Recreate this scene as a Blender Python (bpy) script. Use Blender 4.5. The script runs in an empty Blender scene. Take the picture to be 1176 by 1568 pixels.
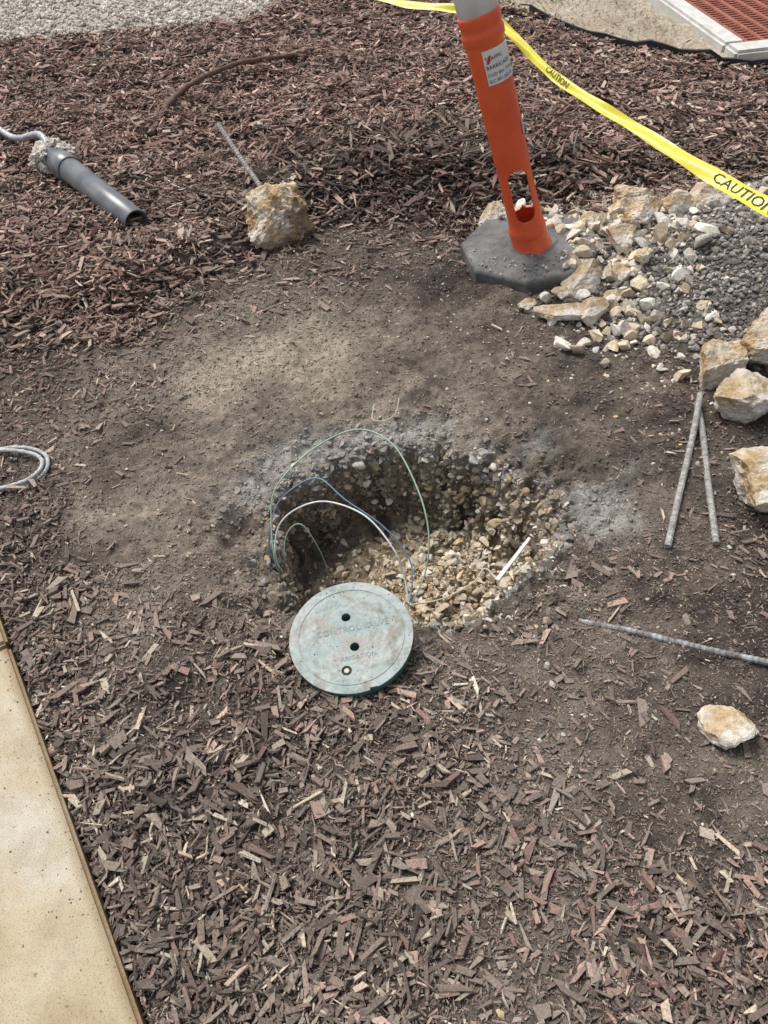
import bpy, math, random
import numpy as np
from mathutils import Vector, Matrix, noise as mnoise
rng=np.random.default_rng(7); random.seed(7)
sc=bpy.context.scene
COL=sc.collection
R2=math.radians
# ------------------------------------------------------------------ noise
TAB=rng.random((256,256))
def vn(x,y,s=1.0,o=0):
    x=np.asarray(x)*s+o*17.3+1000; y=np.asarray(y)*s+o*7.7+1000
    xi=np.floor(x).astype(int); yi=np.floor(y).astype(int); fx=x-xi; fy=y-yi
    fx=fx*fx*(3-2*fx); fy=fy*fy*(3-2*fy)
    a=TAB[xi&255,yi&255]; b=TAB[(xi+1)&255,yi&255]; c=TAB[xi&255,(yi+1)&255]; d=TAB[(xi+1)&255,(yi+1)&255]
    return (a*(1-fx)+b*fx)*(1-fy)+(c*(1-fx)+d*fx)*fy
def fbm(x,y,s=1.0,o=0,n=4,g=.5):
    t=0;a=1;w=0
    for i in range(n):
        t=t+a*vn(x,y,s*2**i,o+i*3);w+=a;a*=g
    return t/w
def sm(a,b,x):
    t=np.clip((x-a)/(b-a),0,1);return t*t*(3-2*t)
# ------------------------------------------------------------------ layout
HC=(.065,1.375)
HX,HY=.405,.325
def rho(x,y):
    dx=(x-HC[0])/HX; dy=(y-HC[1])/HY
    a=np.arctan2(dy,dx)
    r=np.sqrt(dx*dx+dy*dy)
    return r/(1+.05*np.sin(3*a+1)+.04*np.sin(5*a+.5)+.26*(fbm(x,y,8,3)-.5)+.12*(vn(x,y,34,5)-.5)), a
BX=np.array([-3,-1.32,-.85,-.62,-.2,.05,.41,.8,1.1,1.64,3]); BY=np.array([2.3,2.42,2.45,2.62,3.02,3.08,3.0,3.0,3.05,2.98,2.9])
def bank(x): return np.interp(x,BX,BY)
EX=np.array([-.7,.1,.5,1.1,1.25,1.5,1.83,2.2,3.5]); EY=np.array([6.6,6.2,5.75,5.3,4.93,4.55,4.25,4.08,3.85])
def edge(x): return np.interp(x,EX,EY)
def side(x,y): return (x+.96)*.876+(y-1.17)*.482
def height(x,y):
    x=np.asarray(x,float);y=np.asarray(y,float)
    h=.036*(fbm(x,y,2.5,1)-.5)+.036*(fbm(x,y,9,5)-.5)+.018*(fbm(x,y,40,9,3)-.5)
    near=np.exp(-((x*x+(y-2)**2)/30)); h=h*np.clip(near*1.5,.15,1)
    yb=bank(x)+.15*(fbm(x,y,3,20)-.5)
    bh=.05+.09*np.exp(-((x-.3)/.7)**2)
    h=h+bh*sm(-.02,.22,y-yb)+.09*(fbm(x,y,5,30)-.5)*sm(0,.2,y-yb)*sm(7,5,y)
    q=np.sqrt(((x-1.62)/.80)**2+((y-2.42)/.62)**2)+.25*(fbm(x,y,4,40)-.5)
    h=h+.27*np.clip(1-q,0,1)**1.0
    h=h+.05*np.exp(-(((x-.95)/.2)**2+((y-2.65)/.25)**2))
    r,a=rho(x,y)
    w=np.clip(np.cos(a+.6),0,1)
    lo=.80-.26*w
    rough=.055*(fbm(x,y,20,50,3)-.5)*(1-sm(1.05,1.5,r))+.03*(fbm(x,y,70,51,2)-.5)*(1-sm(1.0,1.25,r))
    h=h-.265*(1-sm(lo,1.02,r))-.070*(1-sm(.92,1.6,r))+rough
    h=h+.06*np.exp(-(((x-.20)/.15)**2+((y-1.32)/.15)**2))*(1-sm(.8,.95,r))
    h=h-.08*np.exp(-(((x+.395)/.045)**2+((y-1.43)/.06)**2))
    h=h-.035*np.exp(-(((x+.46)/.06)**2+((y-.90)/.05)**2))
    h=h-.03*np.exp(-(((x-.0)/.05)**2+((y-1.88)/.07)**2))
    h=h-.025*np.exp(-(((x-.25)/.05)**2+((y-1.9)/.08)**2))
    h=h+.035*np.exp(-(((x-.12)/.04)**2+((y-1.88)/.08)**2))
    h=h-.035*np.exp(-(((x-.57)/.10)**2+((y-1.0)/.05)**2))
    s=side(x,y); h=np.where(s<.05, h*(sm(0,.06,s))-.016*(1-sm(.0,.04,s)), h)
    h=np.where(s<0,-.05,h)
    return h
CP=np.array([
(-2.5,5.5,1,.8,.3),(-1.84,4.38,1,.9,.3),(-.78,4.15,1,.95,.3),(.16,3.94,1,.95,.3),(1.11,3.73,1,.9,.3),(1.89,3.55,1,.8,.3),(0,5.5,1,.9,.3),(1,4.6,1,.9,.3),
(-1.62,3.57,1,.75,.3),(-.70,3.4,1,.7,.3),(.12,3.3,1,.35,.2),(.41,3.2,1,.35,.2),(1.64,3.2,1,.6,.3),
(-1.45,2.96,1,.8,.3),(-.65,2.9,.85,.6,.3),(-.95,2.55,1,.95,.3),(-1.32,2.47,.95,.6,.3),(-1.9,2.5,1,.6,.3),
(.08,2.8,.30,.3,.3),(-.3,2.75,.30,.3,.35),(.08,2.3,.03,.3,.55),(-.45,2.15,.06,.5,1.1),(-.2,2.1,.03,.5,.95),(-.5,2.35,.2,.5,.6),(-.85,2.15,.35,.5,.75),(-1.2,2.0,.55,.3,.5),(-.9,1.9,.3,.2,.65),
(.5,2.2,.08,.3,.28),(.3,2.5,.04,.3,.06),(.75,2.2,.15,.3,.3),(.06,1.9,.02,.3,.70),(.2,2.05,.02,.3,.40),(-.25,1.85,.04,.3,.55),
(-.68,1.75,.10,.2,.45),(-.68,1.44,.10,.2,.65),(-1.05,1.48,.75,.1,.3),(-1.0,1.2,.8,.1,.25),(-.46,1.3,.04,.2,.65),(-.6,1.15,.2,.2,.85),(-.46,1.01,.35,.2,.35),
(-.3,.95,.6,.3,.08),(-.84,.83,.85,.1,.2),(-.5,.85,.5,.1,.12),(.64,1.82,.06,.3,.30),(.9,1.6,.2,.2,.25),(.68,1.28,.10,.2,.30),(.55,1.5,.05,.2,.40),(.96,1.25,.2,.2,.10),(1.4,1.5,.3,.2,.2),
(.43,.9,.15,.2,.45),(.2,1.0,.15,.3,.45),(.7,.9,.06,.2,.08),(.5,.65,.15,.2,.35),(.7,.59,.10,.3,.4),(.35,.55,.30,.25,.35),(.3,.75,.20,.2,.45),(.05,.75,.55,.2,.3),(-.03,.66,.55,.2,.25),
(-.43,.69,.85,.05,.12),(-.4,.45,.9,.08,.2),(-.1,.3,.75,.15,.3),(.15,.3,.35,.25,.4),(.35,.3,.8,.4,.3),(.54,.21,.9,.4,.3),(.1,.5,.45,.2,.35),(.7,.35,.6,.35,.3),(1.1,.7,.3,.2,.3),(-.65,.6,.75,.05,.15)])
def ctrl(x,y):
    x=np.asarray(x,float).ravel();y=np.asarray(y,float).ravel()
    xx=x+.25*(fbm(x,y,4,60)-.5);yy=y+.25*(fbm(x,y,4,61)-.5)
    out=np.zeros((3,len(x)));W=np.zeros(len(x))
    for c in CP:
        w=1/(((xx-c[0])**2+(yy-c[1])**2)/(.3+.3*c[1])**2+.004)**2
        W+=w
        for k in range(3): out[k]+=w*c[2+k]
    return out/W
# ------------------------------------------------------------------ materials
def newmat(name):
    m=bpy.data.materials.new(name);m.use_nodes=True
    nt=m.node_tree;b=nt.nodes["Principled BSDF"];return m,nt,b
def N(nt,t,**k):
    n=nt.nodes.new(t)
    for a,v in k.items(): setattr(n,a,v)
    return n
def L(nt,a,b): nt.links.new(a,b)
def geo_noise(nt,scale,detail=4,rough=.6):
    tc=N(nt,"ShaderNodeTexCoord");n=N(nt,"ShaderNodeTexNoise");n.inputs["Scale"].default_value=scale;n.inputs["Detail"].default_value=detail;n.inputs["Roughness"].default_value=rough
    L(nt,tc.outputs["Object"],n.inputs["Vector"]);return n.outputs["Fac"]
def ramp(nt,fac,stops):
    r=N(nt,"ShaderNodeValToRGB");cr=r.color_ramp
    while len(cr.elements)<len(stops): cr.elements.new(.5)
    for e,(p,c) in zip(cr.elements,stops):
        e.position=p;e.color=(*c,1) if len(c)==3 else c
    L(nt,fac,r.inputs[0]);return r.outputs[0]
def mul(nt,a,b,f=1.0,mode='MULTIPLY'):
    m=N(nt,"ShaderNodeMix",data_type='RGBA',blend_type=mode);m.inputs[0].default_value=f
    for s,i in ((a,6),(b,7)):
        if isinstance(s,tuple): m.inputs[i].default_value=(*s,1)
        else: L(nt,s,m.inputs[i])
    return m.outputs[2]
def bump(nt,b,fac,st,dist=.01):
    n=N(nt,"ShaderNodeBump");n.inputs["Strength"].default_value=st;n.inputs["Distance"].default_value=dist
    L(nt,fac,n.inputs["Height"]);L(nt,n.outputs[0],b.inputs["Normal"])
def attr_mat(name,n1=60,lo=.6,hi=1.4,rough=.95,bs=.4,bd=.003,n2=400,two=True):
    m,nt,b=newmat(name)
    a=N(nt,"ShaderNodeAttribute");a.attribute_name="Col"
    f=geo_noise(nt,n1,3,.7)
    r=ramp(nt,f,[(.3,(lo,)*3),(.7,(hi,)*3)])
    c=mul(nt,a.outputs["Color"],r)
    if two:
        f2=geo_noise(nt,n2,2,.7)
        r2=ramp(nt,f2,[(.3,(.62,)*3),(.72,(1.38,)*3)])
        c=mul(nt,c,r2)
        ad=N(nt,"ShaderNodeMath",operation='ADD');L(nt,f,ad.inputs[0]);L(nt,f2,ad.inputs[1]);f=ad.outputs[0]
    L(nt,c,b.inputs["Base Color"]);b.inputs["Roughness"].default_value=rough;b.inputs["Specular IOR Level"].default_value=.2
    if bs: bump(nt,b,f,bs,bd)
    return m
def simple(name,c1,c2,scale=20,rough=.6,bs=.2,bd=.002,spec=.4,metal=0,det=5,p=(.35,.65)):
    m,nt,b=newmat(name);f=geo_noise(nt,scale,det,.65)
    L(nt,ramp(nt,f,[(p[0],c1),(p[1],c2)]),b.inputs["Base Color"])
    b.inputs["Roughness"].default_value=rough;b.inputs["Specular IOR Level"].default_value=spec;b.inputs["Metallic"].default_value=metal
    if bs: bump(nt,b,f,bs,bd)
    return m
M_ground=attr_mat("soil",45,.62,1.38,1,.9,.006,260)
M_chip=attr_mat("bark",240,.6,1.4,.8,.6,.002,two=False)
M_stone=attr_mat("stone",90,.72,1.28,.95,.6,.003,two=False)
# ------------------------------------------------------------------ mesh helpers
def link(o,parent=None):
    COL.objects.link(o)
    if parent: o.parent=parent
    return o
def mesh_np(name,V,F,cols=None,mat=None,smooth=False,parent=None):
    V=np.asarray(V,np.float32);F=np.asarray(F,np.int32);k=F.shape[1]
    me=bpy.data.meshes.new(name);me.vertices.add(len(V));me.vertices.foreach_set("co",V.ravel())
    me.loops.add(F.size);me.loops.foreach_set("vertex_index",F.ravel())
    me.polygons.add(len(F));me.polygons.foreach_set("loop_start",np.arange(0,F.size,k,dtype=np.int32))
    try: me.polygons.foreach_set("loop_total",np.full(len(F),k,np.int32))
    except Exception: pass
    me.update(calc_edges=True)
    me.polygons.foreach_set("use_smooth",np.full(len(F),smooth))
    if cols is not None:
        at=me.color_attributes.new("Col","FLOAT_COLOR","POINT")
        c=np.ones((len(V),4),np.float32);c[:,:3]=cols;at.data.foreach_set("color",c.ravel())
    if mat: me.materials.append(mat)
    return link(bpy.data.objects.new(name,me),parent)
def rotm(yaw,tx,ty):
    n=len(yaw);cz,sz=np.cos(yaw),np.sin(yaw);cx,sx=np.cos(tx),np.sin(tx);cy,sy=np.cos(ty),np.sin(ty)
    o=np.zeros(n);i=np.ones(n)
    Rz=np.stack([cz,-sz,o,sz,cz,o,o,o,i],1).reshape(n,3,3)
    Rx=np.stack([i,o,o,o,cx,-sx,o,sx,cx],1).reshape(n,3,3)
    Ry=np.stack([cy,o,sy,o,i,o,-sy,o,cy],1).reshape(n,3,3)
    return Rz@Rx@Ry
def rots(n,tilt): return rotm(rng.random(n)*2*math.pi,rng.normal(0,1,n)*tilt,rng.normal(0,1,n)*tilt)
def scatter(name,temps,pos,scale,R,cols,mat,smooth=False,parent=None):
    n=len(pos);ids=rng.integers(0,len(temps),n);Vs=[];Fs=[];Cs=[];off=0
    for t,(tv,tf) in enumerate(temps):
        s=np.where(ids==t)[0]
        if len(s)==0: continue
        v=tv[None]*scale[s][:,None,:]
        v=np.einsum('nij,nkj->nki',R[s],v)+pos[s][:,None,:]
        k=len(tv);Vs.append(v.reshape(-1,3))
        Fs.append((tf[None]+(np.arange(len(s))*k)[:,None,None]+off).reshape(-1,tf.shape[1]))
        Cs.append(np.repeat(cols[s],k,0));off+=k*len(s)
    return mesh_np(name,np.concatenate(Vs),np.concatenate(Fs),np.concatenate(Cs),mat,smooth,parent)
BF=np.array([(0,1,3,2),(4,6,7,5),(0,4,5,1),(2,3,7,6),(0,2,6,4),(1,5,7,3)])
def chip_t():
    v=np.array([(x,y,z) for x in(-.5,.5) for y in(-.5,.5) for z in(-.5,.5)],float)
    v[:,0]+=np.repeat(rng.uniform(-.25,.25,4),2);v[:,1]*=np.repeat(rng.uniform(.25,1.15,4),2)
    v[:,1]+=rng.uniform(-.08,.08,8);v[:,2]*=np.repeat(rng.uniform(.5,1.4,4),2);v[:,0]+=rng.uniform(-.04,.04,8)
    return v,BF
CH=[chip_t() for _ in range(36)]
import bmesh
def rock_t(sub,planes=12,dmin=.5,dmax=.85,nz=0.0):
    bm=bmesh.new();bmesh.ops.create_icosphere(bm,subdivisions=sub,radius=1)
    V=np.array([v.co[:] for v in bm.verts]);F=np.array([[v.index for v in f.verts] for f in bm.faces]);bm.free()
    for _ in range(planes):
        n=rng.normal(size=3);n/=np.linalg.norm(n);d=rng.uniform(dmin,dmax)
        e=np.clip(V@n-d,0,None);V=V-e[:,None]*n
    if nz:
        o=rng.random(3)*50
        for i in range(len(V)):
            p=V[i]; k=mnoise.fractal(Vector(p*1.8+o),1,2,6)+.45*mnoise.fractal(Vector(p*8+o),.8,2,4)
            V[i]=p*(1+nz*k)
    return V,F
RK=[rock_t(2,9,.4,.8) for _ in range(12)];RS=[rock_t(1,8) for _ in range(10)];RA=[rock_t(3,9,.28,.62) for _ in range(16)]
def tube(name,pts,rad,seg=10,mat=None,parent=None,cap=True,smooth=True):
    P=np.array(pts,float);n=len(P);T=np.gradient(P,axis=0);T/=np.linalg.norm(T,axis=1)[:,None]+1e-9
    up=np.array([0,0,1.]) if abs(T[0][2])<.9 else np.array([1.,0,0])
    rad=np.broadcast_to(rad,(n,)) if np.ndim(rad)<2 else rad
    V=[];u=np.cross(T[0],up);u/=np.linalg.norm(u)
    for i in range(n):
        u=u-T[i]*np.dot(u,T[i]);u/=np.linalg.norm(u);w=np.cross(T[i],u)
        for k in range(seg):
            a=2*math.pi*k/seg;V.append(P[i]+(u*math.cos(a)+w*math.sin(a))*rad[i])
    F=[]
    for i in range(n-1):
        for k in range(seg):
            k2=(k+1)%seg;F.append((i*seg+k,i*seg+k2,(i+1)*seg+k2,(i+1)*seg+k))
    if cap:
        c0=len(V);V.append(P[0]);V.append(P[-1])
        for k in range(seg):
            k2=(k+1)%seg;F.append((c0,k2,k));F.append((c0+1,(n-1)*seg+k,(n-1)*seg+k2))
    me=bpy.data.meshes.new(name);me.from_pydata([tuple(v) for v in V],[],F);me.update()
    for p in me.polygons:p.use_smooth=smooth
    if mat:me.materials.append(mat)
    return link(bpy.data.objects.new(name,me),parent)
def spline(pts,n=12):
    P=[np.array(p,float) for p in pts];P=[2*P[0]-P[1]]+P+[2*P[-1]-P[-2]];o=[]
    for i in range(1,len(P)-2):
        a,b,c,d=P[i-1:i+3]
        for k in range(n):
            t=k/n;o.append(.5*((2*b)+(c-a)*t+(2*a-5*b+4*c-d)*t*t+(3*b-a-3*c+d)*t**3))
    o.append(P[-2]);return np.array(o)
def empty(name,loc=(0,0,0)):
    e=bpy.data.objects.new(name,None);e.location=loc;e.empty_display_size=.1;COL.objects.link(e);return e
def hz(x,y): return float(height(np.array([x]),np.array([y]))[0])
def textmesh(body,size=1,res=2):
    cu=bpy.data.curves.new("t","FONT");cu.body=body;cu.size=size;cu.resolution_u=res
    ob=bpy.data.objects.new("t",cu);COL.objects.link(ob)
    dg=bpy.context.evaluated_depsgraph_get();me=bpy.data.meshes.new_from_object(ob.evaluated_get(dg))
    V=np.array([v.co[:] for v in me.vertices]);F=[tuple(p.vertices) for p in me.polygons]
    bpy.data.objects.remove(ob);bpy.data.meshes.remove(me);return V,F
def mesh_py(name,V,F,mat,parent=None,smooth=False):
    me=bpy.data.meshes.new(name);me.from_pydata([tuple(map(float,v)) for v in V],[],F);me.update()
    for p in me.polygons:p.use_smooth=smooth
    me.materials.append(mat);return link(bpy.data.objects.new(name,me),parent)
# ------------------------------------------------------------------ GROUND
def geo(a,b,n): return list(np.geomspace(a,b,n))
xs=np.unique(np.round(np.concatenate([-np.array(geo(3,80,26)),np.arange(-3,-1.3,.03),np.arange(-1.3,-.5,.010),np.arange(-.5,.62,.005),np.arange(.62,1.9,.010),np.arange(1.9,3,.03),geo(3,80,26)]),4))
ys=np.unique(np.round(np.concatenate([-np.array(geo(.4,80,26)),np.arange(-.4,.15,.03),np.arange(.15,1.0,.010),np.arange(1.0,1.85,.005),np.arange(1.85,3.6,.010),np.arange(3.6,7,.03),geo(7,90,26)]),4))
X,Y=np.meshgrid(xs,ys);Z=height(X,Y)
nx,ny=len(xs),len(ys)
def q_heap(x,y): return np.sqrt(((x-1.62)/.80)**2+((y-2.42)/.62)**2)
def lawn_mask(x,y): return sm(0,.05,y-edge(x))*(x>-.3)
def gravel_mask(x,y): return sm(-.05,.05,y-(5.75+.25*(fbm(x,y,2,90)-.5)+np.clip(x+.6,0,9)*.8))*(x<.3)
def soilcol(x,y):
    c=ctrl(x,y);br=np.clip(c[2]+.7*(fbm(x,y,6,70)-.5)+.6*(fbm(x,y,24,71)-.5),0,1.15)
    dark=np.array([.055,.044,.038]);light=np.array([.305,.258,.205])
    col=dark+(light-dark)*(br[:,None]**1.1)
    m=np.clip(c[0]*1.1,0,1)[:,None];col=col*(1-m)+(np.array([.092,.073,.064])*(.6+.8*fbm(x,y,14,72))[:,None])*m
    r_,a_=rho(x,y)
    rim=np.exp(-((r_-1.17)/.20)**2)*sm(.36,.60,fbm(x,y,7,80)+.13*np.sin(a_))*sm(-.8,.3,np.sin(a_)+.45*np.cos(a_))
    col=col*(1-rim[:,None]*.75)+np.array([.34,.33,.31])*rim[:,None]*.75
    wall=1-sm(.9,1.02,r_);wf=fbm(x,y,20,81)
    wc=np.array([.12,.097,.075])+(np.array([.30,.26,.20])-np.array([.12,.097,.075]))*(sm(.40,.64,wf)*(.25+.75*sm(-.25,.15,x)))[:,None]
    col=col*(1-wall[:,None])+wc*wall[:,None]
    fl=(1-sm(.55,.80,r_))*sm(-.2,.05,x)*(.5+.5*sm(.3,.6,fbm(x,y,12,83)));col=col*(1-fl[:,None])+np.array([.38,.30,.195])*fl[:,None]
    g=1-sm(.85,1.1,q_heap(x,y));col=col*(1-g[:,None])+np.array([.13,.12,.11])*g[:,None]
    return col
x=X.ravel();y=Y.ravel()
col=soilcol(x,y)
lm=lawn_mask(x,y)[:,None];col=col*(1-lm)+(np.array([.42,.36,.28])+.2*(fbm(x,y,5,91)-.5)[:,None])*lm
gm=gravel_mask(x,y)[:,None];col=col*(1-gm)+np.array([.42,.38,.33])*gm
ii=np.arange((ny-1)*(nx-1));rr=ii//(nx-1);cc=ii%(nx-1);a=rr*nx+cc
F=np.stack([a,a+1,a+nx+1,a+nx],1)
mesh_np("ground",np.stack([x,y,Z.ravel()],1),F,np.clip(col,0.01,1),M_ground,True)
# ------------------------------------------------------------------ MULCH CHIPS
RED=np.array([(.30,.188,.155),(.195,.115,.092),(.42,.30,.25),(.100,.063,.052),(.54,.43,.34),(.24,.155,.126),(.35,.235,.192)])
DRK=np.array([(.108,.085,.072),(.16,.123,.104),(.28,.232,.192),(.055,.045,.039),(.48,.42,.33),(.19,.133,.110),(.132,.102,.085)])
PW=np.array([.23,.19,.14,.16,.06,.12,.10])
def excl(x,y):
    r,_=rho(x,y)
    q=q_heap(x,y)
    return (r<1.10)|(side(x,y)<.004)|(q<.90)|(((x-.63)**2+(y-2.65)**2)<.25**2)|(((x+.1)**2+(y-1.0)**2)<.14**2)|(lawn_mask(x,y)>.5)|(gravel_mask(x,y)>.5)
allp=[];alls=[];allr=[];allc=[]
DUST=np.array([.24,.20,.168])
def chips(n,x0,x1,y0,y1,lmin,lmax,asp=(.2,.5),pw=1.0,lay=.02,gain=1.0,bias=0,thick=(.0015,.005),col=None,tk=1.0):
    x=rng.uniform(x0,x1,n);y=rng.uniform(y0,y1,n)
    inv=(np.abs(x)<.75+.52*y); x,y=x[inv],y[inv]
    c=ctrl(x,y);d=np.clip(c[0],0,1)**pw*gain
    d=d*np.clip(.1+1.8*(fbm(x,y,7,100,4)),.15,1.8)+bias
    k=(rng.random(len(x))<d)&~excl(x,y);x,y=x[k],y[k];c=c[:,k];n=len(x)
    l=lmin*(lmax/lmin)**(rng.random(n)**1.3)
    w=l*(asp[0]+(asp[1]-asp[0])*rng.random(n)**1.4);t=np.minimum(w*.5,rng.uniform(thick[0],thick[1],n))
    dens=np.clip(c[0],0,1)
    z=height(x,y)+rng.random(n)*lay*dens+t*.35+.0005
    tl=(.07+.38*dens)*tk
    R=rotm(rng.random(n)*6.283,rng.normal(0,1,n)*tl,rng.normal(0,1,n)*tl*.6)
    if col is None:
        pid=rng.choice(7,n,p=PW);tone=(rng.random(n)<np.clip(c[1]+.25*(fbm(x,y,2,110)-.5),0,1))[:,None]
        cc=np.where(tone,RED[pid],DRK[pid])*rng.uniform(.7,1.35,n)[:,None]*(.7+.6*fbm(x,y,3,111))[:,None]
        df=(rng.random(n)**1.5*.40+.35*(1-dens))[:,None];cc=cc*(1-df)+DUST*df*rng.uniform(.7,1.3,n)[:,None]
    else: cc=np.array(col)*rng.uniform(.7,1.15,n)[:,None]
    allp.append(np.stack([x,y,z],1));alls.append(np.stack([l,w,t],1));allr.append(R);allc.append(cc)
chips(56000,-1.2,1.3,.0,1.3,.007,.028,(.18,.6),pw=1.3)
chips(10000,-1.2,1.3,.0,1.3,.024,.060,(.12,.42),lay=.028,gain=.7,pw=1.3)
chips(3600,-1.2,1.3,.0,1.3,.018,.036,(.4,.85),lay=.02,gain=.8,pw=1.1,thick=(.004,.010))
chips(1300,-1.2,1.3,.0,1.3,.012,.065,(.10,.28),lay=.03,gain=.6,pw=1.2,col=(.48,.40,.30))
chips(190000,-1.2,1.3,.0,1.3,.0025,.009,(.2,.6),pw=.6,lay=.012,gain=.85,bias=.14)
chips(1900,-1.9,1.9,1.2,3.1,.012,.055,(.10,.3),lay=.03,gain=.6,pw=1.2,col=(.48,.39,.30))
chips(50000,-1.9,1.9,1.2,3.1,.010,.038,(.18,.5),pw=1.5)
chips(110000,-1.9,1.9,1.2,3.1,.004,.012,(.2,.55),pw=.7,gain=.6,bias=.08)
chips(110000,-2.8,2.8,2.3,5.0,.018,.060,(.16,.5),lay=.045,pw=2)
chips(3000,-.4,1.0,3.0,3.6,.045,.095,(.14,.3),lay=.06,pw=2,tk=1.6)
chips(55000,-4.0,4.0,4.7,7.0,.03,.07,(.18,.5),lay=.045,pw=2)
scatter("mulch",CH,np.concatenate(allp),np.concatenate(alls),np.concatenate(allr),np.concatenate(allc),M_chip)
n=110000;y=.05+3.1*rng.random(n)**1.25;x=rng.uniform(-1.9,1.9,n);k=(np.abs(x)<.75+.5*y)&(side(x,y)>.01)&(((x+.1)**2+(y-1.0)**2)>.145**2)&(((x-.63)**2+(y-2.65)**2)>.25**2)&(rng.random(n)<.15+1.1*fbm(x,y,6,140)**1.5*2-.2)
x,y=x[k],y[k];n=len(x);s=.0014*(6)**(rng.random(n)**2.1)
cc=soilcol(x,y)*rng.uniform(.85,1.6,n)[:,None]
scatter("soil_clods",RS,np.stack([x,y,height(x,y)+s*.2],1),np.stack([s,s*.8,s*.6],1),rots(n,.6),cc,M_stone)
# ------------------------------------------------------------------ STONES
LIM=np.array([(.66,.61,.53),(.60,.51,.38),(.56,.43,.27),(.70,.66,.59),(.48,.42,.33)])
GRY=np.array([(.25,.228,.21),(.175,.162,.15),(.32,.295,.27),(.13,.12,.11),(.44,.40,.36),(.23,.19,.16)])
def stones(name,x,y,smin,smax,pal,temps,sink=.3,pw=1.6,flat=.7,zz=None,dim=1.0):
    n=len(x);s=smin*(smax/smin)**(rng.random(n)**pw)
    z=(height(x,y) if zz is None else zz)+s*sink
    sc3=np.stack([s*rng.uniform(.75,1.35,n),s*rng.uniform(.6,1,n),s*rng.uniform(.45,flat+.15,n)],1)
    cc=pal[rng.integers(0,len(pal),n)]*rng.uniform(.7,1.2,n)[:,None]*dim
    return scatter(name,temps,np.stack([x,y,z],1),sc3,rots(n,.5),cc,M_stone)
n=40000;x=rng.uniform(.6,2.7,n);y=rng.uniform(1.6,3.2,n)
q=q_heap(x,y)+.2*(fbm(x,y,6,120)-.5)
k=rng.random(n)<np.clip((1.30-q)*3,0,1)**1.6;x,y=x[k],y[k]
stones("gravel_heap",x,y,.004,.017,GRY,RS,.3,1.8)
n=26000;x=rng.uniform(-5,.4,n);y=rng.uniform(5.4,8.5,n);k=(gravel_mask(x,y)>rng.random(n)*.9+.05);x,y=x[k],y[k]
stones("gravel_strip",x,y,.010,.026,np.array([(.60,.55,.49),(.52,.47,.41),(.68,.63,.57),(.42,.38,.34)]),RS,.3)
n=15000;x=rng.uniform(-1.3,1.6,n);y=rng.uniform(.1,3.1,n)
d=.30+.9*np.exp(-(((x-.8)/.5)**2+((y-2.1)/.5)**2))+.7*np.exp(-(((x-.0)/.6)**2+((y-2.75)/.25)**2))+.4*np.exp(-(((x-.3)/.4)**2+((y-1.0)/.2)**2))
k=(rng.random(n)<d)&(side(x,y)>.01)&(((x+.1)**2+(y-1.0)**2)>.15**2)&(((x-.63)**2+(y-2.65)**2)>.25**2);x,y=x[k],y[k]
stones("stone_crumbs",x,y,.0016,.009,np.concatenate([LIM,GRY]),RS,.2,2.6,dim=.9)
def inring(n,r): a=rng.random(n)*6.283;return HC[0]+HX*r*np.cos(a),HC[1]+HY*r*np.sin(a)
n=3400;x,y=inring(n,np.sqrt(rng.random(n))*.84)
k=rng.random(n)<np.clip(.10+1.2*sm(-.05,.15,x+.25*(fbm(x,y,10,150)-.5)),0,1);x,y=x[k],y[k]
pile=.03*np.exp(-(((x-.20)/.12)**2+((y-1.34)/.13)**2))*rng.random(len(x))
stones("limestone_rubble",x,y,.004,.026,LIM[[0,1,2,1,4]],RA,.15,1.8,zz=height(x,y)+pile,flat=.6,dim=.88)
# pit wall: lumps and stones spread evenly over the wall's depth
n=5200;a=rng.random(n)*6.283;rg=np.linspace(.45,1.12,60)
ca,sa=np.cos(a),np.sin(a)
HH=np.stack([height(HC[0]+HX*r*ca,HC[1]+HY*r*sa) for r in rg],1);HH=np.maximum.accumulate(HH,axis=1)
zt_=HH[:,0]+.03+(HH[:,-1]-HH[:,0]-.035)*rng.random(n)
ir=np.array([np.interp(zt_[i],HH[i]+np.arange(60)*1e-6,rg) for i in range(n)])
x=HC[0]+HX*ir*ca;y=HC[1]+HY*ir*sa
fr=np.clip((zt_-HH[:,0])/(HH[:,-1]-HH[:,0]+1e-6),0,1)
s=.004*(5.5)**(rng.random(n)**1.7)
tan_=np.array([.40,.34,.25]);brn=np.array([.16,.128,.098]);gr=np.array([.27,.255,.235])
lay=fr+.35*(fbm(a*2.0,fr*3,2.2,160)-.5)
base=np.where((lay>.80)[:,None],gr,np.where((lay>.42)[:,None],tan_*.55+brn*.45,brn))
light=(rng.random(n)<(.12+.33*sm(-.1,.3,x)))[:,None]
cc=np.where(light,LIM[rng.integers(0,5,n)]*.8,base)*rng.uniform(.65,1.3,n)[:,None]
scatter("pit_wall_stones",RA,np.stack([x,y,zt_],1),np.stack([s*rng.uniform(.8,1.3,n),s*rng.uniform(.7,1.1,n),s*rng.uniform(.6,1,n)],1),rots(n,1.0),cc,M_stone)
n=1300;x,y=inring(n,1.02+.35*rng.random(n)**1.6)
k=(((x+.1)**2+(y-1.0)**2)>.155**2);x,y=x[k],y[k];n=len(x);s=.003*(5)**(rng.random(n)**2.2)
scatter("soil_lumps",RK,np.stack([x,y,height(x,y)-s*.1],1),np.stack([s*1.2,s,s*.6],1),rots(n,.5),soilcol(x,y)*rng.uniform(.85,1.2,n)[:,None],M_stone)
n=640;x=rng.normal(.95,.15,n);y=rng.normal(2.58,.24,n)
x=np.concatenate([x,rng.normal(1.25,.22,220),rng.normal(.85,.12,150)]);y=np.concatenate([y,rng.normal(2.78,.08,220),rng.normal(2.15,.15,150)])
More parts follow.
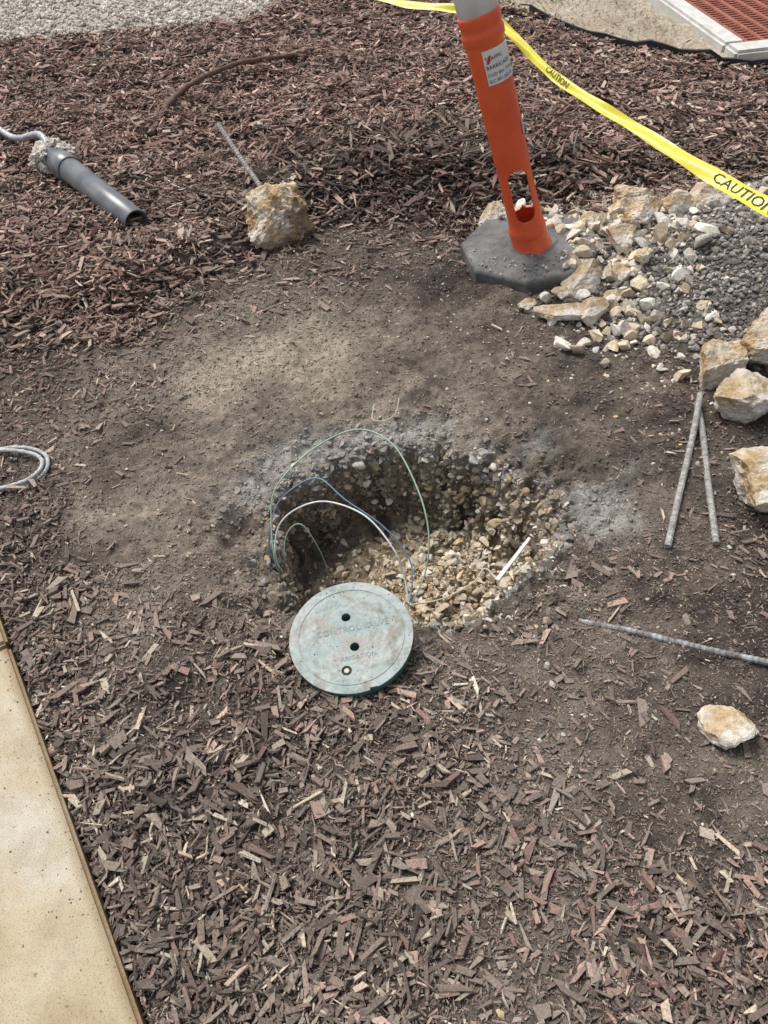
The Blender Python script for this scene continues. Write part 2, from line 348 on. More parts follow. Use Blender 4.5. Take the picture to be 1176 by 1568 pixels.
k=((((x-.60)**2+(y-2.62)**2)>.155**2));x,y=x[k],y[k]
zz=height(x,y);on=((x-.63)**2+(y-2.65)**2)<.25**2;zz=np.where(on,np.maximum(zz,.060),zz)
stones("limestone_rubble",x,y,.006,.048,LIM[[0,1,3,1,0]],RA,.25,1.5,zz=zz)
n=700;t=rng.uniform(-.6,2.2,n);v=-.008-rng.exponential(.05,n);x=-.96+.482*t+.876*v;y=1.17-.876*t+.482*v;s=.0009*(4)**(rng.random(n)**2.2)
scatter("pavement_grit",RS,np.stack([x,y,np.full(n,.0185)],1),np.stack([s,s*.8,s*.6],1),rots(n,.5),np.array([.16,.12,.10])*rng.uniform(.6,2.2,n)[:,None],M_stone)
# ------------------------------------------------------------------ big rocks
def limestone_mat(name,seed,grey=0):
    m,nt,b=newmat(name)
    f=geo_noise(nt,9+seed,6,.6);f2=geo_noise(nt,60,5,.75);f3=geo_noise(nt,5,3,.5)
    c1=ramp(nt,f,[(.34,(.54,.39,.22)),(.44,(.66,.55,.40)),(.52,(.75,.70,.62)),(.75,(.78,.75,.70))])
    c2=ramp(nt,f2,[(.35,(.66,.61,.56)),(.55,(1.05,1.05,1.05))])
    c=mul(nt,c1,c2);c=mul(nt,c,ramp(nt,f3,[(.4,(.85,.78,.68)),(.6,(1,1,1))]))
    if grey:
        tc=N(nt,"ShaderNodeTexCoord");sp=N(nt,"ShaderNodeSeparateXYZ");L(nt,tc.outputs["Object"],sp.inputs[0])
        ad=N(nt,"ShaderNodeMath",operation='MULTIPLY_ADD');L(nt,sp.outputs[0],ad.inputs[0]);ad.inputs[1].default_value=1.8;L(nt,geo_noise(nt,22,5,.7),ad.inputs[2])
        c=mul(nt,c,ramp(nt,ad.outputs[0],[(.54,(1,1,1)),(.64,(.50,.44,.37))]))
    L(nt,c,b.inputs["Base Color"]);b.inputs["Roughness"].default_value=.95;b.inputs["Specular IOR Level"].default_value=.2
    ad=N(nt,"ShaderNodeMath",operation='ADD');L(nt,f,ad.inputs[0]);L(nt,f2,ad.inputs[1]);bump(nt,b,ad.outputs[0],.9,.012);return m
M_lim=limestone_mat("limestone",0)
def rock(x,y,sx,sy,sz,yaw=0,name="limestone_rock",sink=.65,parent=None,mat=None,dm=(.45,.82),nz=.13):
    V,F=rock_t(5 if sx>.08 else 4,14,dm[0],dm[1],nz);c,s=math.cos(yaw),math.sin(yaw)
    V=V*np.array([sx,sy,sz])*1.1;V=V@np.array([[c,s,0],[-s,c,0],[0,0,1]])
    o=mesh_np(name,V,F,None,mat or M_lim,False,parent);o.location=(x,y,hz(x,y)+sz*sink);return o
rock(1.04,1.83,.105,.075,.065,.5)
rock(1.045,1.655,.105,.09,.080,-.2)
rock(1.20,1.90,.09,.10,.09,.8)
rock(1.00,1.33,.12,.11,.09,.3)
rock(.67,.715,.062,.05,.035,-.5)
rock(.53,2.90,.065,.06,.07,.3)
rock(1.05,2.86,.095,.06,.06,0);rock(1.30,2.80,.08,.05,.05,.4)
rock(1.02,2.62,.085,.065,.05,.6);rock(.92,2.52,.06,.05,.05,.2)
rock(.77,2.40,.085,.07,.055,1.0);rock(.65,2.21,.085,.06,.035,-.2);rock(.74,2.19,.06,.055,.05,.9)
rock(1.16,2.66,.07,.05,.05,0);rock(1.26,2.70,.08,.05,.04,.1);rock(.86,2.74,.07,.05,.05,.3);rock(.98,2.76,.06,.05,.05,.8)
rock(.84,2.28,.045,.035,.03,.4);rock(.55,2.31,.035,.03,.02,.2);rock(.97,2.40,.04,.035,.03,.1);rock(.90,2.38,.05,.04,.03,1.1);rock(.68,2.33,.04,.03,.025,.1)
# rebar
M_rebar=simple("rusty_galvanised",(.10,.075,.06),(.40,.42,.43),26,.6,.3,.002,.4,.2)
M_rebar2=simple("rebar_dusty",(.16,.14,.12),(.46,.45,.43),60,.8,.4,.002,.3,.0,6,(.3,.7))
def rebar(name,p,q,r,mat,parent=None):
    p=np.array(p);q=np.array(q);Ln=np.linalg.norm(q-p);n=int(Ln/.0032)
    t=np.linspace(0,1,n)[:,None];P=p+(q-p)*t+np.array([0,0,1])*0.004*np.sin(t*9)+np.array([1,0,0])*0.003*np.sin(t*5)
    rr=r*(1+.16*(np.sin(np.arange(n)*2*math.pi/4.2)>.2))
    return tube(name,P,rr,10,mat,parent,smooth=False)
rebar("rebar_stake",(.945,1.725,hz(.945,1.735)+.030),(.69,1.19,hz(.69,1.20)+.008),.0080,M_rebar2)
rebar("rebar_stake",(.935,1.71,hz(.935,1.72)+.015),(.81,1.19,hz(.81,1.19)+.008),.0080,M_rebar2)
rebar("rebar",(.43,1.015,hz(.43,1.02)+.008),(.98,.77,hz(.98,.775)+.018),.0070,M_rebar)
e=empty("concrete_chunk_with_rebar")
M_conc=limestone_mat("chunk",4,1)
rock(-.315,2.94,.145,.120,.130,.1,"chunk",.68,e,M_conc,(.62,.88),.22)
rebar("rebar_rod",(-.345,2.97,hz(-.33,2.96)+.14),(-.53,3.33,.31),.009,M_rebar2,e)
# ------------------------------------------------------------------ grey conduit
M_pvc=simple("grey_pvc",(.085,.095,.11),(.19,.195,.205),8,.32,.05,.001,.6)
M_foam=simple("foam_dirty",(.42,.37,.30),(.72,.68,.62),30,.9,.9,.02,.2)
M_steel=simple("flex_conduit",(.26,.29,.33),(.56,.60,.64),30,.45,.2,.002,.5,.2)
M_blk=simple("black_ink",(.012,.012,.012),(.03,.03,.03),20,.6,0,0,.3)
e=empty("conduit_pipe")
p0=np.array([-1.31,3.58,.135]);p1=np.array([-.885,3.02,.080])
d=(p1-p0)/np.linalg.norm(p1-p0)
def pipe(name,p,q,ro,ri,mat,parent,seg=40):
    p=np.array(p);q=np.array(q);T=(q-p)/np.linalg.norm(q-p);u=np.cross(T,[0,0,1]);u/=np.linalg.norm(u);w=np.cross(T,u);V=[];F=[]
    for (c,r) in ((p,ri),(p,ro),(q-T*.002,ro),(q,ro-.002),(q,ri)):
        for k in range(seg):
            a=2*math.pi*k/seg;V.append(c+(u*math.cos(a)+w*math.sin(a))*r)
    for i in range(5):
        j=(i+1)%5
        for k in range(seg):
            k2=(k+1)%seg;F.append((i*seg+k,i*seg+k2,j*seg+k2,j*seg+k))
    return mesh_py(name,V,F,mat,parent,True)
pipe("pipe_body",p0,p1,.052,.047,M_pvc,e);pipe("pipe_coupling",p0-d*.03,p0+d*.13,.058,.052,M_pvc,e)
V,F=rock_t(5,6,.6,.9,.35);V=V*np.array([.095,.085,.08]);o=mesh_np("foam_seal",V,F,None,M_foam,False,e);o.location=p0-d*.05
V,F=rock_t(4,6,.6,.9,.3);V=V*np.array([.055,.045,.04]);o=mesh_np("foam_drip",V,F,None,M_foam,False,e);o.location=p0-d*.09+np.array([-.04,-.02,-.03])
cp=spline([p0,p0-d*.06+np.array([0,0,.03]),p0+np.array([-.10,.16,.055]),(-1.62,3.98,.10),(-1.82,4.18,.12),(-2.2,4.55,.06)],30)
tube("flex_lead",cp,.014*(1+.12*np.sin(np.arange(len(cp))*1.5)),10,M_steel,e)
M_root=simple("root_bark",(.10,.062,.05),(.19,.13,.105),30,.9,.5,.004,.2)
k=.935
rp=spline([(-1.01*k,4.16*k,.095),(-.95*k,4.45*k,.13),(-.84*k,4.70*k,.145),(-.66*k,4.9*k,.15),(-.49*k,4.98*k,.15),(-.14*k,5.08*k,.13)],14)
tube("tree_root",rp,np.linspace(.015,.012,len(rp))*(1+.15*np.sin(np.arange(len(rp))*.9)),8,M_root)
# ------------------------------------------------------------------ delineator post
def orange():
    m,nt,b=newmat("orange_plastic");f=geo_noise(nt,8,6,.65);f2=geo_noise(nt,45,5,.8)
    c=ramp(nt,f,[(.3,(.68,.082,.022)),(.7,(.80,.125,.038))])
    mx=N(nt,"ShaderNodeMix",data_type='RGBA');L(nt,ramp(nt,f2,[(.58,(0,0,0)),(.72,(.40,.40,.40))]),mx.inputs[0]);L(nt,c,mx.inputs[6]);mx.inputs[7].default_value=(.42,.20,.12,1)
    L(nt,mx.outputs[2],b.inputs["Base Color"]);b.inputs["Roughness"].default_value=.42;bump(nt,b,f2,.06,.002);return m
M_or=orange()
M_wh=simple("reflective_white",(.58,.60,.63),(.75,.77,.79),9,.35,0,0,.5)
M_rub=simple("black_rubber_dusty",(.055,.058,.062),(.25,.245,.235),11,.85,.25,.004,.3,0,7,(.3,.72))
M_redink=simple("red_ink",(.5,.03,.03),(.6,.05,.05),20,.6,0,0,.3)
post=empty("delineator_post",(.63,2.65,0))
axis=Vector((-.215,.03,.76)).normalized()
q=Vector((0,0,1)).rotation_difference(axis)
TL=Vector((.0,-.035,.030))
prof=[(0,.076),(.012,.077),(.03,.073),(.05,.067),(.075,.064),(.085,.067),(.105,.067),(.118,.063),(.14,.060),(.24,.058),(.34,.057),(.36,.0585),(.44,.0585),(.50,.060),(.70,.061),(.728,.061),(.738,.066),(.756,.067),(.768,.063),(.778,.063),(.788,.066),(.808,.066),(.813,.060)]
zz=np.linspace(.0,.813,184);rp_=np.interp(zz,[a for a,b in prof],[b for a,b in prof]);seg=96
V=[];F=[]
for z_,r in zip(zz,rp_):
    for s in range(seg):
        a=2*math.pi*s/seg;V.append((r*math.sin(a),-r*math.cos(a),z_))
def inslot(a,z):
    for c0,hw,zl,zh in ((2,36,.145,.335),(150,30,.145,.335),(-165,26,.145,.335)):
        da=abs((a-c0+180)%360-180)
        if da<hw:
            k=math.sqrt(max(0,1-(da/hw)**2))*.034
            if zl+.034-k<z<zh-.034+k: return True
    return False
for i in range(len(zz)-1):
    for s in range(seg):
        if inslot((s+.5)*360/seg,(zz[i]+zz[i+1])/2): continue
        s2=(s+1)%seg;F.append((i*seg+s,i*seg+s2,(i+1)*seg+s2,(i+1)*seg+s))
def setq(o): o.rotation_mode='QUATERNION';o.rotation_quaternion=q;o.location=TL;return o
tub=setq(mesh_py("tube",V,F,M_or,post,True))
md=tub.modifiers.new("s","SOLIDIFY");md.thickness=.004;md.offset=-1
def revolve(name,prof,mat,seg=64):
    V=[];F=[]
    for z_,r in prof:
        for s in range(seg):
            a=2*math.pi*s/seg;V.append((r*math.sin(a),-r*math.cos(a),z_))
    for i in range(len(prof)-1):
        for s in range(seg):
            s2=(s+1)%seg;F.append((i*seg+s,i*seg+s2,(i+1)*seg+s2,(i+1)*seg+s))
    return setq(mesh_py(name,V,F,mat,post,True))
revolve("reflective_collar",[(.808,.0605),(.809,.0622),(.97,.0622),(.971,.0608)],M_wh)
revolve("upper_tube",[(.97,.0595),(1.04,.058),(1.05,.03),(1.052,.0)],M_or)
def wrap(name,V,F,mat,a0,z0,r,sxy,sx=1.0):
    out=[]
    for v in V:
        a=a0+v[0]*sxy*sx/r;z_=z0+v[1]*sxy;out.append((r*math.sin(a),-r*math.cos(a),z_))
    return setq(mesh_py(name,out,F,mat,post))
gv=[(i*.1,j*.1,0) for j in range(11) for i in range(11)];gf=[(j*11+i,j*11+i+1,(j+1)*11+i+1,(j+1)*11+i) for j in range(10) for i in range(10)]
wrap("sticker",gv,gf,simple("sticker_white",(.66,.66,.66),(.78,.78,.78),40,.5,0,0,.4),-.36,.618,.0622,.100,1.08)
for (t,zp,sz,mt) in (("SLC 801-262-00",.625,.0135,M_blk),("OGD 801-773-42",.643,.0135,M_blk),("BARRICADE",.664,.016,M_blk),("TRAFFIC",.688,.016,M_blk)):
    V,F=textmesh(t,1);wrap("sticker_text",V,F,mt,-.30,zp,.0630,sz)
ar=[(0,0,0),(.3,0,0),(.6,.7,0),(.4,.8,0),(.2,.5,0)];wrap("sticker_mark",ar,[(0,1,2,3,4)],M_redink,-.24,.680,.0634,.030)
wrap("label",gv,gf,simple("grey_label",(.3,.3,.3),(.55,.55,.55),60,.6,0,0),1.05,.43,.0612,.05)
bm=bmesh.new()
def ringv(r,z,n=8,o=22.5): return [bm.verts.new((r*math.cos(R2(o+i*360/n)),r*math.sin(R2(o+i*360/n)),z)) for i in range(n)]
rs=[ringv(.262,-.03),ringv(.262,.036),ringv(.254,.046),ringv(.13,.050),ringv(.10,.052),ringv(.095,.060)]
for A,B in zip(rs,rs[1:]):
    for i in range(8):
        j=(i+1)%8;bm.faces.new((A[i],A[j],B[j],B[i]))
bm.faces.new(rs[-1]);me=bpy.data.meshes.new("rubber_base");bm.to_mesh(me);bm.free();me.materials.append(M_rub)
o=link(bpy.data.objects.new("rubber_base",me),post);o.rotation_euler=(R2(1),R2(-3),R2(8));o.location=(0,-.01,.008)
b=o.modifiers.new("b","BEVEL");b.width=.005;b.segments=2
n=500;a=rng.random(n)*6.283;r=.25*np.sqrt(rng.random(n));k=r>.09;a,r=a[k],r[k];n=len(a);s=.0015*(4)**(rng.random(n)**2)
scatter("base_grit",RS,np.stack([r*np.cos(a),-.01+r*np.sin(a),.057+.05*r*np.cos(a)+0*a],1),np.stack([s,s,s*.7],1),rots(n,.5),np.array([.34,.29,.23])*rng.uniform(.5,1.5,n)[:,None],M_stone,False,post)
# ------------------------------------------------------------------ caution tape
M_yel=simple("yellow_tape",(.60,.53,.04),(.76,.69,.08),6,.35,.15,.004,.5)
tp=spline([(-1.2,4.6,.80),(-.45,3.75,.75),(.17,3.09,.75),(.36,2.93,.752),(.475,2.79,.755),(.60,2.36,.70),(.765,1.99,.665),(.915,1.60,.650),(1.05,1.22,.65),(1.3,.6,.66)],40)
tl=np.concatenate([[0],np.cumsum(np.linalg.norm(np.diff(tp,axis=0),axis=1))])
tw=np.interp(tl,[0,1.5,2.0,2.3,2.7,3.3,4.5],[-.2,-.05,-.15,-.5,-.55,-.35,-.2])+.12*np.sin(tl*7)
wid=np.interp(tl,[0,2.0,2.4,2.9,3.4,3.7,4.5],[.05,.040,.026,.027,.036,.048,.055])
T=np.gradient(tp,axis=0);T/=np.linalg.norm(T,axis=1)[:,None]
S=np.cross(T,[0,0,1.]);S/=np.linalg.norm(S,axis=1)[:,None];U=np.cross(S,T)
Wd=S*np.cos(tw)[:,None]+U*np.sin(tw)[:,None];Nn=np.cross(Wd,T)
def tapept(s,v,off=0):
    f=lambda A:np.array([np.interp(s,tl,A[:,i]) for i in range(3)])
    w=f(Wd);nn=f(Nn);k=np.interp(s,tl,wid);return f(tp)+w*v*k+nn*(off+.004*math.cos(v*5+s*9)+.002*math.sin(s*31+v*3))
tape=empty("caution_tape")
V=[];F=[];nv=9
for s in tl:
    for j in range(nv): V.append(tapept(s,(j/(nv-1)-.5)))
for i in range(len(tl)-1):
    for j in range(nv-1): a=i*nv+j;F.append((a,a+1,a+nv+1,a+nv))
mesh_py("tape_strip",V,F,M_yel,tape,True)
TV,TF=textmesh("CAUTION",.72)
for s0,kx in ((.2,.07),(.9,.07),(1.75,.055),(2.42,.035),(2.86,.035),(3.56,.06),(4.3,.07)):
    for off in (.0018,-.0018):
        mesh_py("lettering",[tapept(s0+v[0]*kx,-(v[1]-.26),off) for v in TV],TF,M_blk,tape)
# ------------------------------------------------------------------ valve box lid
M_lid,nt,b=newmat("lid_plastic")
f=geo_noise(nt,9,6,.7);f2=geo_noise(nt,55,5,.7);f4=geo_noise(nt,15,6,.72)
cgrn=ramp(nt,f,[(.32,(.20,.28,.27)),(.44,(.30,.36,.35)),(.56,(.38,.415,.405)),(.72,(.47,.475,.46))])
cgrn=mul(nt,cgrn,ramp(nt,f4,[(.47,(1,1,1)),(.62,(.70,.60,.53))]))
tc=N(nt,"ShaderNodeTexCoord");sp=N(nt,"ShaderNodeSeparateXYZ");L(nt,tc.outputs["Object"],sp.inputs[0])
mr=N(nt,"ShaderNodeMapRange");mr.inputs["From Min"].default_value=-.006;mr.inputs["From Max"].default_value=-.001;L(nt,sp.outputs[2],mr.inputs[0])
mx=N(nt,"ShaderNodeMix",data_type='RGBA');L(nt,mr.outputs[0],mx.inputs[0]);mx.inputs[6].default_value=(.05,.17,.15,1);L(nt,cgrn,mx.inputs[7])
cc=mul(nt,mx.outputs[2],ramp(nt,f2,[(.35,(.78,.77,.75)),(.55,(1.05,1.05,1.05))]))
L(nt,cc,b.inputs["Base Color"]);b.inputs["Roughness"].default_value=.75;bump(nt,b,f2,.3,.002)
lid=empty("valve_box_lid",(-.098,.985,.050));lid.rotation_euler=(R2(5),R2(-3),R2(6))
def obj_bm(name,bm,mat,parent,smooth=False):
    me=bpy.data.meshes.new(name);bm.to_mesh(me);bm.free();me.materials.append(mat)
    return link(bpy.data.objects.new(name,me),parent)
bm=bmesh.new();bmesh.ops.create_cone(bm,cap_ends=True,segments=96,radius1=.136,radius2=.140,depth=.032)
for v in bm.verts:v.co.z-=.016
disc=obj_bm("disc",bm,M_lid,lid)
cut=[]
for (cx,cy,r,dp) in ((-.004,.048,.0105,.08),(.004,-.030,.0105,.08),(-.022,-.083,.0115,.012)):
    bm=bmesh.new();bmesh.ops.create_cone(bm,cap_ends=True,segments=24,radius1=r,radius2=r,depth=dp)
    c_=obj_bm("cut",bm,M_blk,lid);c_.location=(cx,cy,0);cut.append(c_)
bm=bmesh.new();bmesh.ops.create_cube(bm,size=1);c_=obj_bm("cut",bm,M_lid,lid);c_.scale=(.018,.012,.08);c_.location=(.03,-.139,0);cut.append(c_)
for c_ in cut:
    md=disc.modifiers.new("b","BOOLEAN");md.object=c_;md.operation='DIFFERENCE';md.solver='EXACT'
bv=disc.modifiers.new("v","BEVEL");bv.width=.0025;bv.segments=2;bv.limit_method='ANGLE'
bpy.context.view_layer.update();dg=bpy.context.evaluated_depsgraph_get()
me=bpy.data.meshes.new_from_object(disc.evaluated_get(dg));disc.modifiers.clear();disc.data=me
for c_ in cut: bpy.data.objects.remove(c_)
def ringmesh(name,r0,r1,z,mat,parent,h=.002,seg=80):
    V=[];F=[]
    for (r,zz_) in ((r0,0),(r0+.001,z+h),(r1-.001,z+h),(r1,0)):
        for s in range(seg):a=2*math.pi*s/seg;V.append((r*math.cos(a),r*math.sin(a),zz_))
    for i in range(3):
        for s in range(seg):s2=(s+1)%seg;F.append((i*seg+s,i*seg+s2,(i+1)*seg+s2,(i+1)*seg+s))
    return mesh_py(name,V,F,mat,parent)
ringmesh("rim_ring",.117,.121,0,M_lid,lid,.0016)
M_dk=simple("recess_dark",(.03,.04,.04),(.06,.07,.07),30,.9,0,0)
bm=bmesh.new();bmesh.ops.create_cone(bm,cap_ends=True,segments=24,radius1=.0112,radius2=.0112,depth=.001);o=obj_bm("bolt_recess",bm,M_dk,lid);o.location=(-.022,-.083,-.0052)
bm=bmesh.new();bmesh.ops.create_cone(bm,cap_ends=True,segments=6,radius1=.0065,radius2=.006,depth=.006);o=obj_bm("bolt",bm,simple("bolt_pale",(.5,.42,.36),(.6,.52,.45),30,.6,0,0),lid);o.location=(-.022,-.083,-.0025)
M_lt=simple("lid_lettering",(.17,.23,.22),(.30,.34,.33),30,.8,0,0)
for t,yy,sz in (("CONTROL VALVE",.010,.021),("IRRIGATION",-.060,.015)):
    V,F=textmesh(t,sz);V[:,0]-=V[:,0].mean();V[:,1]+=yy;V[:,2]=.0010;mesh_py("raised_text",V,F,M_lt,lid)
n=110;a=rng.random(n)*6.283;r=.135*np.sqrt(rng.random(n));s=.0009*(3)**(rng.random(n)**2)
scatter("lid_dirt",RS,np.stack([r*np.cos(a),r*np.sin(a),np.full(n,.0006)],1),np.stack([s,s,s*.6],1),rots(n,.5),np.array([.20,.16,.13])*rng.uniform(.6,1.5,n)[:,None],M_stone,False,lid)
# ------------------------------------------------------------------ wires
def K(x,y,z): s=1-z/1.5;return (x*s,y*s,z)
def wmat(n,c): return simple(n,tuple(v*.8 for v in c),c,30,.4,0,0,.5)
Mg=wmat("wire_green",(.32,.46,.34));Mw=wmat("wire_white",(.70,.72,.71));Mb=wmat("wire_blue",(.16,.24,.36));Mt=wmat("wire_tan",(.55,.52,.38))
wr=empty("tracer_wires")
tube("green_wire",spline([K(-.27,1.22,-.12),K(-.285,1.26,-.02),K(-.30,1.40,.06),K(-.29,1.53,.12),K(-.19,1.67,.16),K(-.06,1.74,.18),K(.04,1.665,.18),K(.095,1.48,.14),K(.11,1.32,.08),K(.09,1.19,0),K(.045,1.09,-.06)]),.0021,6,Mg,wr)
tube("white_wire",spline([K(-.265,1.22,-.12),K(-.285,1.28,-.02),K(-.28,1.38,.04),K(-.23,1.44,.08),K(-.15,1.455,.10),K(-.05,1.39,.10),K(.015,1.27,.06),K(.035,1.18,0),K(.04,1.09,-.05)]),.0023,6,Mw,wr)
tube("blue_wire",spline([K(-.27,1.23,-.12),K(-.30,1.30,-.02),K(-.30,1.40,.05),K(-.27,1.49,.09),K(-.18,1.55,.12),K(-.1,1.455,.10),K(0,1.34,.06),K(.055,1.22,.0),K(.045,1.10,-.05)]),.0020,6,Mb,wr)
tube("tan_wire",spline([K(-.26,1.20,-.15),K(-.26,1.34,-.06),K(-.22,1.38,-.02),K(-.17,1.28,-.1),K(-.15,1.2,-.2)]),.0017,6,Mg,wr)
tube("tail_wire",spline([K(.04,1.09,-.05),K(.12,1.10,-.06),K(.20,1.14,-.07),K(.235,1.18,-.08),K(.26,1.14,-.05)]),.0022,6,Mt,wr)
tube("thin_wire",spline([(.0,1.85,hz(.0,1.85)+.03),(-.01,1.80,hz(0,1.80)+.02),(.03,1.78,hz(.03,1.78)+.02),(.06,1.79,hz(.06,1.79)+.03),(.075,1.83,hz(.075,1.83)+.04)]),.0016,6,Mt,wr)
tube("end_wire",spline([K(.03,1.10,-.05),K(.02,1.07,-.03),K(.035,1.05,.01)]),.002,6,Mw,wr)
M_stk=simple("white_painted_wood",(.50,.49,.45),(.75,.75,.72),30,.7,.2,.001,.3)
bm=bmesh.new();bmesh.ops.create_cube(bm,size=1)
for v in bm.verts:
    v.co.x*=.14;v.co.y*=.012*(1 if v.co.x<0 else .6);v.co.z*=.005
bmesh.ops.bevel(bm,geom=list(bm.edges),offset=.001,segments=1)
o=obj_bm("marker_stake",bm,M_stk,None)
A=Vector(K(.258,1.14,-.055));B=Vector(K(.362,1.265,-.005));dd=(B-A);o.location=(A+B)/2;o.rotation_mode='QUATERNION';o.rotation_quaternion=Vector((1,0,0)).rotation_difference(dd.normalized())
o.scale.x=dd.length/.14
M_rope=simple("rope",(.30,.31,.31),(.55,.56,.55),60,.8,.3,.002,.3)
def gz(pts,dz): return [(a,b_,hz(a,b_)+dz) for a,b_ in pts]
cl=gz([(-1.34,1.70),(-1.18,1.76),(-1.06,1.775),(-.985,1.745),(-.96,1.69),(-.98,1.64),(-1.05,1.615),(-1.15,1.64),(-1.25,1.68)],.010)+gz([(-1.24,1.74),(-1.12,1.76),(-1.01,1.735),(-.97,1.685),(-1.0,1.63),(-1.1,1.61)],.020)
cp=spline(cl,16);tube("rope_coil",cp,.0060*(1+.12*np.sin(np.arange(len(cp))*1.7)),8,M_rope)
# ------------------------------------------------------------------ sidewalk
M_cw,nt,b=newmat("concrete_tan")
f=geo_noise(nt,2.5,6,.6);f2=geo_noise(nt,330,3,.7);f3=geo_noise(nt,42,4,.65);f5=geo_noise(nt,12,5,.7)
c=ramp(nt,f,[(.35,(.40,.33,.22)),(.5,(.45,.39,.28)),(.68,(.49,.455,.38))])
c=mul(nt,c,ramp(nt,f2,[(.30,(.50,.45,.40)),(.45,(1,1,1)),(.7,(1.15,1.13,1.1))]))
c=mul(nt,c,ramp(nt,f3,[(.27,(.5,.42,.34)),(.34,(1,1,1))]))
c=mul(nt,c,ramp(nt,f5,[(.35,(.84,.80,.75)),(.6,(1.03,1.03,1.03))]))
tc=N(nt,"ShaderNodeTexCoord");sp=N(nt,"ShaderNodeSeparateXYZ");L(nt,tc.outputs["Object"],sp.inputs[0])
ad=N(nt,"ShaderNodeMath",operation='MULTIPLY_ADD');L(nt,f5,ad.inputs[0]);ad.inputs[1].default_value=.05;L(nt,sp.outputs[1],ad.inputs[2])
c=mul(nt,c,ramp(nt,ad.outputs[0],[(0,(1,1,1)),(.028,(.50,.40,.30))]))
L(nt,c,b.inputs["Base Color"]);b.inputs["Roughness"].default_value=.9;b.inputs["Specular IOR Level"].default_value=.25;bump(nt,b,f2,.4,.002)
sw=empty("sidewalk")
ax=math.atan2(-.876,.482)
for (t0,t1) in ((-5,-1.5),(-1.488,.110),(.122,1.72),(1.732,4)):
    bm=bmesh.new();bmesh.ops.create_cube(bm,size=1)
    for v in bm.verts: v.co=Vector(((v.co.x+.5)*(t1-t0)+t0,(v.co.y-.5)*1.5,(v.co.z-.5)*.12+.018))
    bmesh.ops.bevel(bm,geom=[e_ for e_ in bm.edges],offset=.007,segments=3,affect='EDGES')
    o=obj_bm("slab",bm,M_cw,sw);o.location=(-.96,1.17,0);o.rotation_euler=(0,0,ax)
# ------------------------------------------------------------------ drain grate
k=.945
M_cc=simple("concrete_grey",(.48,.47,.44),(.64,.63,.60),18,.9,.3,.003,.2)
M_rust=simple("rusted_iron",(.22,.07,.045),(.34,.13,.09),25,.8,.3,.003,.3)
dr=empty("storm_drain_grate",(2.10*k,4.51*k,.0));dr.rotation_euler=(0,0,R2(4))
zt=.11
def box(name,x0,x1,y0,y1,z0,z1,mat,parent,bev=.008):
    bm=bmesh.new();bmesh.ops.create_cube(bm,size=1)
    for v in bm.verts:v.co=Vector((x0+(v.co.x+.5)*(x1-x0),y0+(v.co.y+.5)*(y1-y0),z0+(v.co.z+.5)*(z1-z0)))
    if bev:bmesh.ops.bevel(bm,geom=list(bm.edges),offset=bev,segments=2,affect='EDGES')
    return obj_bm(name,bm,mat,parent)
W=1.35
box("frame_front",0,W,0,.14,-.1,zt,M_cc,dr,.015);box("frame_left",0,.12,.142,W,-.1,zt-.001,M_cc,dr,.015)
box("frame_right",W-.12,W,.142,W,-.1,zt-.001,M_cc,dr,.015);box("frame_back",.122,W-.122,W-.14,W-.001,-.1,zt-.002,M_cc,dr,.015)
box("pit_floor",.1,W-.1,.1,W-.1,-.09,-.03,M_blk,dr,0)
x0,x1,y0,y1=.124,W-.124,.144,W-.144
n=12
for i in range(n+1):
    xx=x0+(x1-x0-.03)*i/n;box("bar",xx,xx+.03,y0,y1,zt-.05,zt-.014,M_rust,dr,.003)
for j in range(28):
    yy=y0+(y1-y0-.018)*j/27;box("cross_bar",x0,x1,yy,yy+.018,zt-.052,zt-.018,M_rust,dr,.002)
M_edge=simple("black_edging",(.02,.02,.022),(.05,.05,.05),20,.6,0,0,.3)
ep=[(a,edge(a)) for a in np.arange(1.12,4.5,.06)]
V=[];F=[]
for i,(a,b_) in enumerate(ep):
    z=hz(a,b_)
    for (oy,zz_) in ((-.010,-.05),(-.010,.065),(.010,.065),(.010,-.05)): V.append((a,b_+oy,z+zz_+.008*math.sin(a*9)))
for i in range(len(ep)-1):
    for j in range(3): q0=i*4+j;F.append((q0,q0+1,q0+5,q0+4))
mesh_py("landscape_edging",V,F,M_edge)
n=36000;x=rng.uniform(-.3,5,n);y=rng.uniform(3.9,9,n);kk=(y>edge(x)+.03)&(rng.random(n)<.9*fbm(x,y,3,130)-.05)
kk&=~((x>1.9)&(x<3.5)&(y>4.2)&(y<5.65));x,y=x[kk],y[kk];n=len(x)
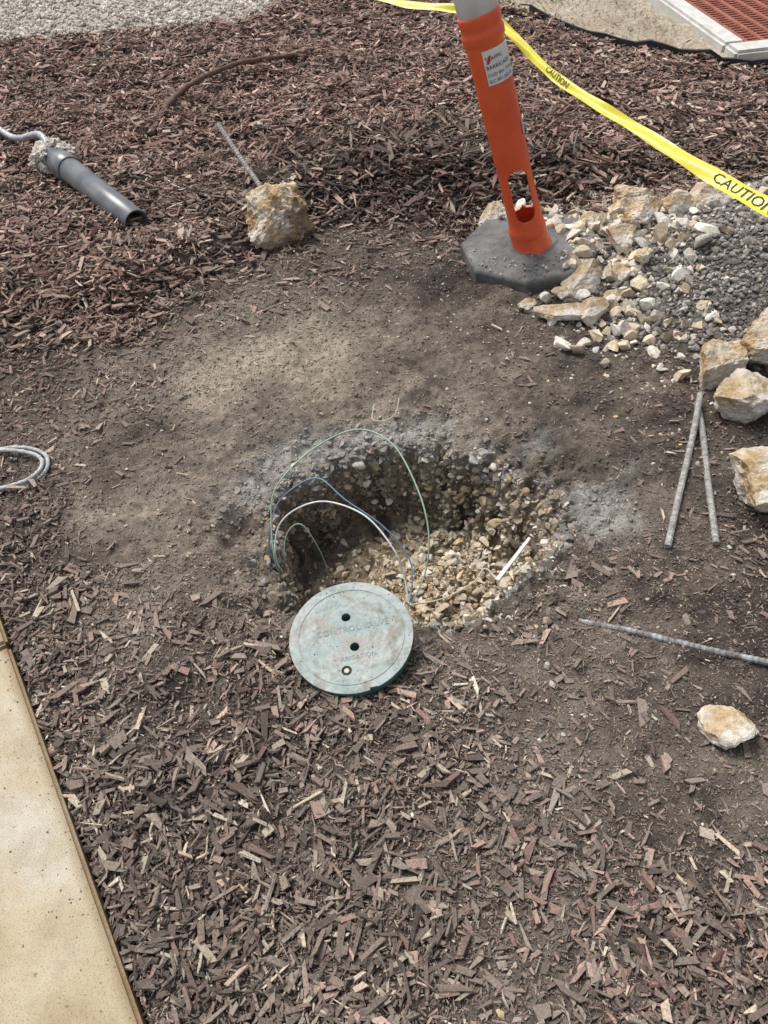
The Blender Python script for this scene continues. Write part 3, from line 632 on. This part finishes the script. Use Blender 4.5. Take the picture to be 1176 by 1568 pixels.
gt=[(np.array([(-.5,0,0),(.5,0,0),(.15,.3,.6),(-.05,.9,1.0)]),np.array([(0,1,2,3)])),(np.array([(-.5,0,0),(.5,0,0),(.25,-.3,.5),(.1,-1.3,.7)]),np.array([(0,1,2,3)]))]
gp=np.array([(.50,.43,.31),(.58,.51,.38),(.40,.34,.23),(.27,.28,.15)]);cc=gp[rng.integers(0,4,n)]
grn=np.exp(-(((x-1.05)/.25)**2+((y-5.75)/.25)**2))>rng.random(n);cc=np.where(grn[:,None],np.array([.14,.26,.07]),cc)
s=rng.uniform(.012,.030,n)*(1+1.2*grn);scatter("dry_grass",gt,np.stack([x,y,height(x,y)],1),np.stack([np.full(n,.004),s*.8,s],1),rots(n,.35),cc,M_chip)
# ------------------------------------------------------------------ light / sky / camera
w=bpy.data.worlds.new("World");sc.world=w;w.use_nodes=True;nt=w.node_tree;bg=nt.nodes["Background"]
sky=nt.nodes.new("ShaderNodeTexSky");sky.sky_type='NISHITA';sky.sun_disc=False
el,az=62,-40
sky.sun_elevation=R2(el);sky.sun_rotation=R2(az);sky.dust_density=3;sky.air_density=1
hs=nt.nodes.new("ShaderNodeHueSaturation");hs.inputs["Saturation"].default_value=.30
nt.links.new(sky.outputs[0],hs.inputs["Color"]);nt.links.new(hs.outputs[0],bg.inputs[0]);bg.inputs[1].default_value=.15
sun=bpy.data.lights.new("sun","SUN");sun.energy=3.2;sun.angle=R2(26);sun.color=(1,.965,.92)
so=bpy.data.objects.new("sun",sun);COL.objects.link(so)
dv=Vector((math.sin(R2(az))*math.cos(R2(el)),math.cos(R2(az))*math.cos(R2(el)),math.sin(R2(el))))
so.rotation_euler=dv.to_track_quat('Z','Y').to_euler()
cd=bpy.data.cameras.new("camera");cd.sensor_fit='VERTICAL';cd.sensor_height=24;cd.sensor_width=18;cd.lens=24*1185/1568;cd.clip_end=500;cd.clip_start=.02
co=bpy.data.objects.new("camera",cd);COL.objects.link(co)
co.matrix_world=Matrix.Translation((0,0,1.5))@Matrix.Rotation(R2(43),4,'X')@Matrix.Rotation(R2(-5),4,'Z')
sc.camera=co
sc.view_settings.view_transform='Standard';sc.view_settings.look='None';sc.view_settings.exposure=0
